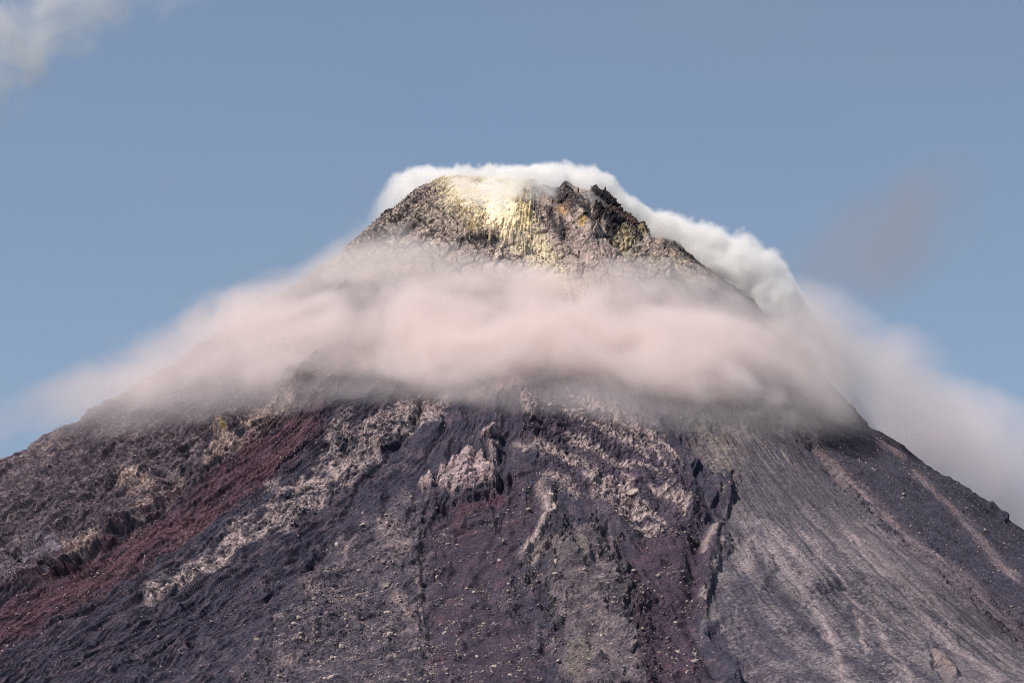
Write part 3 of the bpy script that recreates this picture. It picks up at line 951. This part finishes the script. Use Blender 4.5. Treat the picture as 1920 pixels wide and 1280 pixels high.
me.polygons.add(len(RF)); me.polygons.foreach_set('loop_start', np.arange(0, RF.size, 3, dtype=np.int32))
me.update(calc_edges=True)
at_ = me.attributes.new('tone', 'FLOAT_COLOR', 'POINT')
at_.data.foreach_set('color', RC.astype(f4).reshape(-1))
me.polygons.foreach_set('use_smooth', np.zeros(len(RF), bool))
me.materials.append(M_ROCK)
rubble = bpy.data.objects.new('rubble', me)
col.objects.link(rubble)
rubble['kind'] = 'stuff'
rubble['label'] = 'countless small pale and grey stones littering the dark slopes'
rubble['category'] = 'rubble'
print('boulders', round(time.time() - T0, 1))

# ------------------------------------------------------------------ clouds and steam: real volumes, swept along X with an oval section and broken up by noise
class Expr:
    """A value in a node tree that can be added and multiplied."""
    def __init__(s, t, sock): s.t, s.sock = t, sock
    def op(s, o, other=None, third=None, flip=False):
        n = s.t.nodes.new('ShaderNodeMath'); n.operation = o
        args = [s, other, third]
        if flip: args[0], args[1] = args[1], args[0]
        for k, a in enumerate(args):
            if a is None: continue
            if isinstance(a, Expr): s.t.links.new(a.sock, n.inputs[k])
            else: n.inputs[k].default_value = a
        return Expr(s.t, n.outputs[0])
    def __add__(s, o): return s.op('ADD', o)
    def __sub__(s, o): return s.op('SUBTRACT', o)
    def __mul__(s, o): return s.op('MULTIPLY', o)
    def __truediv__(s, o): return s.op('DIVIDE', o)
    def pw(s, e): return s.op('POWER', e)
    def clamp(s): return s.op('MAXIMUM', 0.0).op('MINIMUM', 1.0)


def volume_material(name, color, density, g=0.0):
    m, t = nodes_of(name)
    out = t.nodes.new('ShaderNodeOutputMaterial')
    v = t.nodes.new('ShaderNodeVolumePrincipled')
    v.inputs['Color'].default_value = (*color, 1)
    v.inputs['Density'].default_value = density
    v.inputs['Anisotropy'].default_value = g
    t.links.new(v.outputs[0], out.inputs['Volume'])
    return m


def clear_shell_material(name, color):
    """Invisible added skin of a dense cloud: all light passes, it only gives an outline."""
    m, t = nodes_of(name)
    out = t.nodes.new('ShaderNodeOutputMaterial')
    a = t.nodes.new('ShaderNodeBsdfTransparent')
    b = t.nodes.new('ShaderNodeBsdfDiffuse')
    b.inputs['Color'].default_value = (*color, 1)
    x = t.nodes.new('ShaderNodeMixShader')
    x.inputs[0].default_value = 0.0  # no diffuse share: the added shell cannot be seen
    t.links.new(a.outputs[0], x.inputs[1])
    t.links.new(b.outputs[0], x.inputs[2])
    t.links.new(x.outputs[0], out.inputs['Surface'])
    return m


def cloud(name, label, cat, keys, voxel, color, density, amp=.5, scale=1 / 110, stretch=(1, 1, 1), soft=.35, bias=0.0, detail=5, rough=.58, warp=0.0,
          loc=(0, 0, 0), roty=0.0, shell=.25, seed=0.0, power=1.0, g=0.0):
    """keys: (x, y centre, half depth, z bottom, z top, strength, lean) along X, in metres from LOC; lean = how far the section steps back per metre of height."""
    K = np.array([tuple(k) + (0.0,) * (7 - len(k)) for k in keys], float)
    xs = np.linspace(K[0, 0], K[-1, 0], 33)
    t01 = np.linspace(0, 1, 33)
    rows_ = [smooth(np.interp(xs, K[:, 0], K[:, c]), 1) for c in range(1, 7)]
    yc, ay, zb, zt, st_, ln = rows_
    zm, az = (zb + zt) / 2, np.maximum((zt - zb) / 2, 1)
    mg = 1 + amp * .75
    sh = np.abs(ln) * az * mg
    lo = np.array([xs[0], (yc - ay * mg - sh).min(), (zm - az * mg).min()])
    hi = np.array([xs[-1], (yc + ay * mg + sh).max(), (zm + az * mg).max()])
    res = np.maximum(((hi - lo) / voxel).astype(int), 8)
    g_ = bpy.data.node_groups.new(name, 'GeometryNodeTree')
    g_.interface.new_socket('Geometry', in_out='INPUT', socket_type='NodeSocketGeometry')
    g_.interface.new_socket('Geometry', in_out='OUTPUT', socket_type='NodeSocketGeometry')
    N, Lk = g_.nodes.new, g_.links.new
    go = N('NodeGroupOutput')
    pos = N('GeometryNodeInputPosition')
    sep = N('ShaderNodeSeparateXYZ')
    Lk(pos.outputs[0], sep.inputs[0])
    x, y, z = (Expr(g_, sep.outputs[k]) for k in range(3))
    u01 = ((x - float(xs[0])) / float(xs[-1] - xs[0])).clamp()

    def curve(v):
        a, b = float(v.min()), float(v.max())
        if b - a < 1e-6: b = a + 1e-3
        n = N('ShaderNodeFloatCurve')
        c = n.mapping.curves[0]
        vals = (v - a) / (b - a)
        c.points[0].location = (0, vals[0]); c.points[1].location = (1, vals[-1])
        for tt, vv in zip(t01[1:-1], vals[1:-1]): c.points.new(tt, vv)
        n.mapping.update()
        n.inputs['Factor'].default_value = 1.0
        Lk(u01.sock, n.inputs['Value'])
        return Expr(g_, n.outputs[0]) * (b - a) + a
    zc_ = z - curve(zm)
    yy_ = y - curve(yc)
    if np.abs(ln).max() > 0: yy_ = yy_ - zc_ * curve(ln)
    e = (yy_ / curve(ay)).pw(2.0) + (zc_ / curve(az)).pw(2.0)
    f = e * -1.0 + 1.0
    cm = N('ShaderNodeCombineXYZ')
    for k, q in enumerate((x, y, z)): Lk((q * float(scale / stretch[k]) + float(seed)).sock, cm.inputs[k])
    no = N('ShaderNodeTexNoise')
    no.inputs['Scale'].default_value = 1.0
    no.inputs['Detail'].default_value = detail
    no.inputs['Roughness'].default_value = rough
    no.inputs['Distortion'].default_value = warp
    Lk(cm.outputs[0], no.inputs['Vector'])
    n = (Expr(g_, no.outputs[0]) - .5) * (2.6 * amp)
    d = ((f + n - float(bias)) / float(soft)).clamp()
    if power != 1.0: d = d.pw(power)
    d = d * curve(st_)
    vc = N('GeometryNodeVolumeCube')
    vc.inputs['Min'].default_value = lo
    vc.inputs['Max'].default_value = hi
    for k, q in zip('XYZ', res): vc.inputs['Resolution ' + k].default_value = int(q)
    Lk(d.sock, vc.inputs['Density'])
    vm = volume_material(name + '_vapour', color, density, g)
    sm = N('GeometryNodeSetMaterial')
    sm.inputs['Material'].default_value = vm
    Lk(vc.outputs[0], sm.inputs[0])
    me = bpy.data.meshes.new(name)                     # the outline of the cloud as a closed tube
    vv, ff, ns = [], [], 16
    for k in range(33):
        for j in range(ns):
            a = 2 * math.pi * j / ns
            vv.append((xs[k], yc[k] + ay[k] * math.cos(a) * .8 + ln[k] * az[k] * math.sin(a) * .8, zm[k] + az[k] * math.sin(a) * .8))
    for k in range(32):
        for j in range(ns):
            ff.append((k * ns + j, k * ns + (j + 1) % ns, (k + 1) * ns + (j + 1) % ns, (k + 1) * ns + j))
    ff += [tuple(range(ns))[::-1], tuple(range(32 * ns, 33 * ns))]
    me.from_pydata(vv, [], ff)
    o = bpy.data.objects.new(name, me)
    col.objects.link(o)
    if shell:
        vtm = N('GeometryNodeVolumeToMesh')
        vtm.resolution_mode = 'VOXEL_SIZE'
        vtm.inputs['Voxel Size'].default_value = voxel * 2.5
        vtm.inputs['Threshold'].default_value = shell
        Lk(vc.outputs[0], vtm.inputs['Volume'])
        s2 = N('GeometryNodeSetMaterial')
        km = clear_shell_material(name + '_clear_shell', color)
        s2.inputs['Material'].default_value = km
        Lk(vtm.outputs[0], s2.inputs[0])
        jg = N('GeometryNodeJoinGeometry')
        Lk(s2.outputs[0], jg.inputs[0])
        Lk(sm.outputs[0], jg.inputs[0])
        Lk(jg.outputs[0], go.inputs[0])
        me.materials.append(km)
    else:
        Lk(sm.outputs[0], go.inputs[0])
        me.materials.append(vm)
    o.modifiers.new('vapour', 'NODES').node_group = g_
    o.location = loc
    o.rotation_euler = (0, roty, 0)
    o['label'] = label
    o['category'] = cat
    o['kind'] = 'stuff'
    return o


def surf_y(px, py):
    """Depth of the mountain's front where the photograph shows (px, py); None beside its outline."""
    ys = np.linspace(-2600, 0, 1301)
    x, z = unproject(px, py, ys)
    rr = np.hypot(x - AX, ys)
    hit = np.nonzero(base_z(rr, np.arctan2(x - AX, -ys)) >= z)[0]
    return ys[hit[0]] if len(hit) else None


def swept(pts, depth, gap=None, ydep=None):
    """(px, top py, bottom py, strength) on the photograph -> keys in metres; without a depth the cloud lies on the slope."""
    out = []
    for px, pt, pb, s in pts:
        lean = 0.0
        if ydep is None:
            hits = [(py, surf_y(px, py)) for py in np.linspace(pb, pt, 14)]
            hits = [(y, unproject(px, py, y)[1]) for py, y in hits if y is not None]
            if len(hits) > 1:
                y1, z1 = hits[0]
                lean = max(0.0, min((y - y1) / (z - z1) for y, z in hits[1:]))
                lean = min(lean, 1.6)
                y1 -= gap
            else:
                y1, z1 = -.17 * abs(px - 1010) - gap, unproject(px, pb, -200)[1]
            zt = unproject(px, pt, y1)[1]
            for _ in range(6): zt = unproject(px, pt, y1 + lean * (zt - z1))[1]
            zb = unproject(px, pb, y1)[1]
            ym = y1 + lean * ((zt + zb) / 2 - z1)
        else:
            ym = ydep(px) if callable(ydep) else ydep
            zt, zb = unproject(px, pt, ym)[1], unproject(px, pb, ym)[1]
        out.append((unproject(px, (pt + pb) / 2, ym)[0], ym, depth, zb, zt, s, lean))
    return out


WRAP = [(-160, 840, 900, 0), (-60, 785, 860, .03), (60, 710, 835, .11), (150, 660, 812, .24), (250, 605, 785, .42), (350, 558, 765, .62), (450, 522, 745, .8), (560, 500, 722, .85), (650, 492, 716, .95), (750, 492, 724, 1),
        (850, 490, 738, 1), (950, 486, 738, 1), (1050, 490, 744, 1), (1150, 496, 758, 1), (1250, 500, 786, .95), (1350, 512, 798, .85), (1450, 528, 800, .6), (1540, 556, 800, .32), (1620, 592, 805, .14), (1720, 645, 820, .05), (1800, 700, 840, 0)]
cloud('cloud', 'broad pinkish grey cloud wrapped round the middle of the volcano', 'cloud', swept(WRAP, 95, 45), 4.6, (.975, .895, .875), .028,  # pinkish tint puts the shade on this cloud into its colour
      amp=1.4, scale=1 / 140, stretch=(1.15, 1, 1), soft=.85, bias=.10, detail=9, rough=.62, warp=.4, shell=.08, seed=3.1, power=1.5)
SKIRT = [(60, 740, 850, 0), (140, 700, 830, .5), (240, 660, 830, .8), (350, 640, 820, 1), (450, 640, 800, 1), (560, 640, 780, .9), (660, 650, 765, .8), (760, 655, 765, .9), (850, 660, 775, .9), (950, 660, 780, .9), (1050, 665, 785, .9), (1150, 680, 800, .9),
         (1250, 700, 822, .7), (1350, 715, 830, .6), (1450, 720, 830, .5), (1540, 720, 830, .4), (1620, 730, 830, .2), (1720, 770, 850, 0)]
cloud('mist', 'thin mauve mist thinning out along the lower edge of the broad cloud', 'mist', swept(SKIRT, 45, 25), 6, (.95, .88, .88), .0105,
      amp=.7, scale=1 / 110, stretch=(1.4, 1, .9), soft=.9, bias=.1, detail=6, rough=.56, shell=0, seed=15.2)
PL = [(400, 590, 640, 0), (480, 540, 600, .006), (560, 490, 560, .012), (620, 445, 540, .014), (680, 400, 500, .02), (715, 352, 480, .1), (745, 327, 450, .45), (785, 308, 430, .9), (830, 318, 420, 1), (880, 314, 420, 1), (920, 308, 420, 1), (1000, 308, 420, 1),
      (1080, 302, 420, 1), (1130, 322, 430, 1), (1170, 350, 450, 1), (1210, 384, 480, .9), (1290, 406, 540, .9), (1360, 428, 600, .9), (1430, 448, 640, .8), (1480, 488, 660, .6), (1500, 540, 640, .3), (1530, 600, 660, 0)]
cloud('steam_plume', 'bright white steam billowing behind the summit and down its far shoulder', 'steam', swept(PL, 75, ydep=lambda px: 120 if px < 1200 else 120 - (px - 1200) * .3), 3.0, (.985, .975, .965), .085,
      amp=1.1, scale=1 / 46, soft=.45, bias=.06, detail=7, rough=.62, shell=.3, seed=1.7)
LEE = [(1380, 525, 700, 0), (1450, 520, 760, .6), (1520, 525, 840, 1), (1600, 548, 900, 1), (1700, 580, 980, 1), (1770, 620, 1040, 1), (1830, 670, 1080, 1), (1900, 725, 1120, 1), (2000, 790, 1180, 1), (2150, 880, 1240, .6), (2300, 940, 1240, 0)]
cloud('cloud', 'mauve grey cloud trailing down behind the shoulder beyond the dark scree', 'cloud', swept(LEE, 150, ydep=160), 7, (.96, .90, .905), .0095,
      amp=1.15, scale=1 / 170, soft=.8, bias=.1, detail=7, rough=.57, shell=.25, seed=8.4)
VEIL = [(480, 520, 600, 0), (560, 480, 590, .5), (640, 435, 590, .9), (740, 405, 590, 1), (820, 440, 590, .8), (900, 465, 590, .6), (1000, 480, 590, .4), (1100, 480, 590, .5), (1200, 465, 590, .8), (1300, 480, 600, .7), (1400, 530, 620, .3), (1480, 580, 640, 0)]
cloud('mist', 'thin pink mist veiling the slope under the summit', 'mist', swept(VEIL, 40, 22), 5, (.94, .885, .865), .022,
      amp=.6, scale=1 / 90, stretch=(1.3, 1, .9), soft=.7, bias=.12, detail=5, rough=.55, shell=0, seed=5.2)
FUME = [(835, 315, 372, 0), (865, 308, 385, .8), (905, 300, 405, 1), (945, 303, 400, 1), (985, 308, 388, 1), (1015, 314, 378, .8), (1050, 322, 372, 0)]
cloud('steam', 'bright white steam pouring over the yellow sulphur crust', 'steam', swept(FUME, 24, 4), 2.2, (.985, .97, .95), .07,
      amp=1.7, scale=1 / 30, stretch=(.8, 1, 1.3), soft=1.1, bias=.25, detail=6, rough=.6, shell=0, seed=2.2, power=1.3)


def wisp(a, b, wid, lab, y, dens, seed):
    xa, za = unproject(a[0], a[1], y)
    xb, zb = unproject(b[0], b[1], y)
    L = math.hypot(xb - xa, zb - za)
    k = [(0, 0, wid * .5, -wid * .5, wid * .5, .2), (L * .3, 0, wid, -wid, wid, 1), (L * .7, 0, wid, -wid, wid, .9), (L, 0, wid * .7, -wid * .7, wid * .7, 0)]
    cloud('steam', lab, 'steam', k, 2, (.97, .93, .91), dens, amp=.7, scale=1 / 26, stretch=(2, 1, 1), soft=.6, bias=.15, detail=4, shell=0, seed=seed,
          loc=(xa, y, za), roty=math.atan2(za - zb, xb - xa))


wisp((1092, 352), (1215, 500), 17, 'steam running down the gully between the two dark crags', -185, .05, 4.4)
wisp((1012, 342), (1070, 420), 10, 'narrow white steam wisp beside the yellow crust', -190, .05, 6.1)
wisp((1205, 395), (1330, 560), 26, 'pinkish steam filling the gully behind the black crag', -80, .03, 7.7)

CIR = [(-300, -80, 270, .0), (-150, -100, 265, .9), (0, -100, 250, 1), (70, -100, 225, .9), (140, -100, 150, .7), (230, -100, 80, .55), (320, -90, 40, .3), (420, -90, 10, 0)]
cloud('cloud', 'thin pale ragged cloud high in the corner of the sky', 'cloud', swept(CIR, 130, ydep=4000), 9, (.93, .90, .90), 0.0105,
      amp=1.9, scale=1 / 170, stretch=(1, 1.5, 1), soft=1.5, bias=.1, power=1.6, detail=7, rough=.62, warp=.6, shell=0, seed=9.3)
DUST = [(1440, 450, 590, 0), (1520, 420, 600, .8), (1600, 360, 600, 1), (1690, 290, 590, 1), (1760, 260, 540, .7), (1850, 270, 450, 0)]
cloud('ash_cloud', 'faint brownish ash puff floating alone in the blue sky', 'cloud', swept(DUST, 140, ydep=900), 8, (.64, .49, .36), .0017,
      amp=1.0, scale=1 / 140, soft=1.1, bias=-.05, detail=6, rough=.55, shell=0, seed=12.7)
print('clouds', round(time.time() - T0, 1))
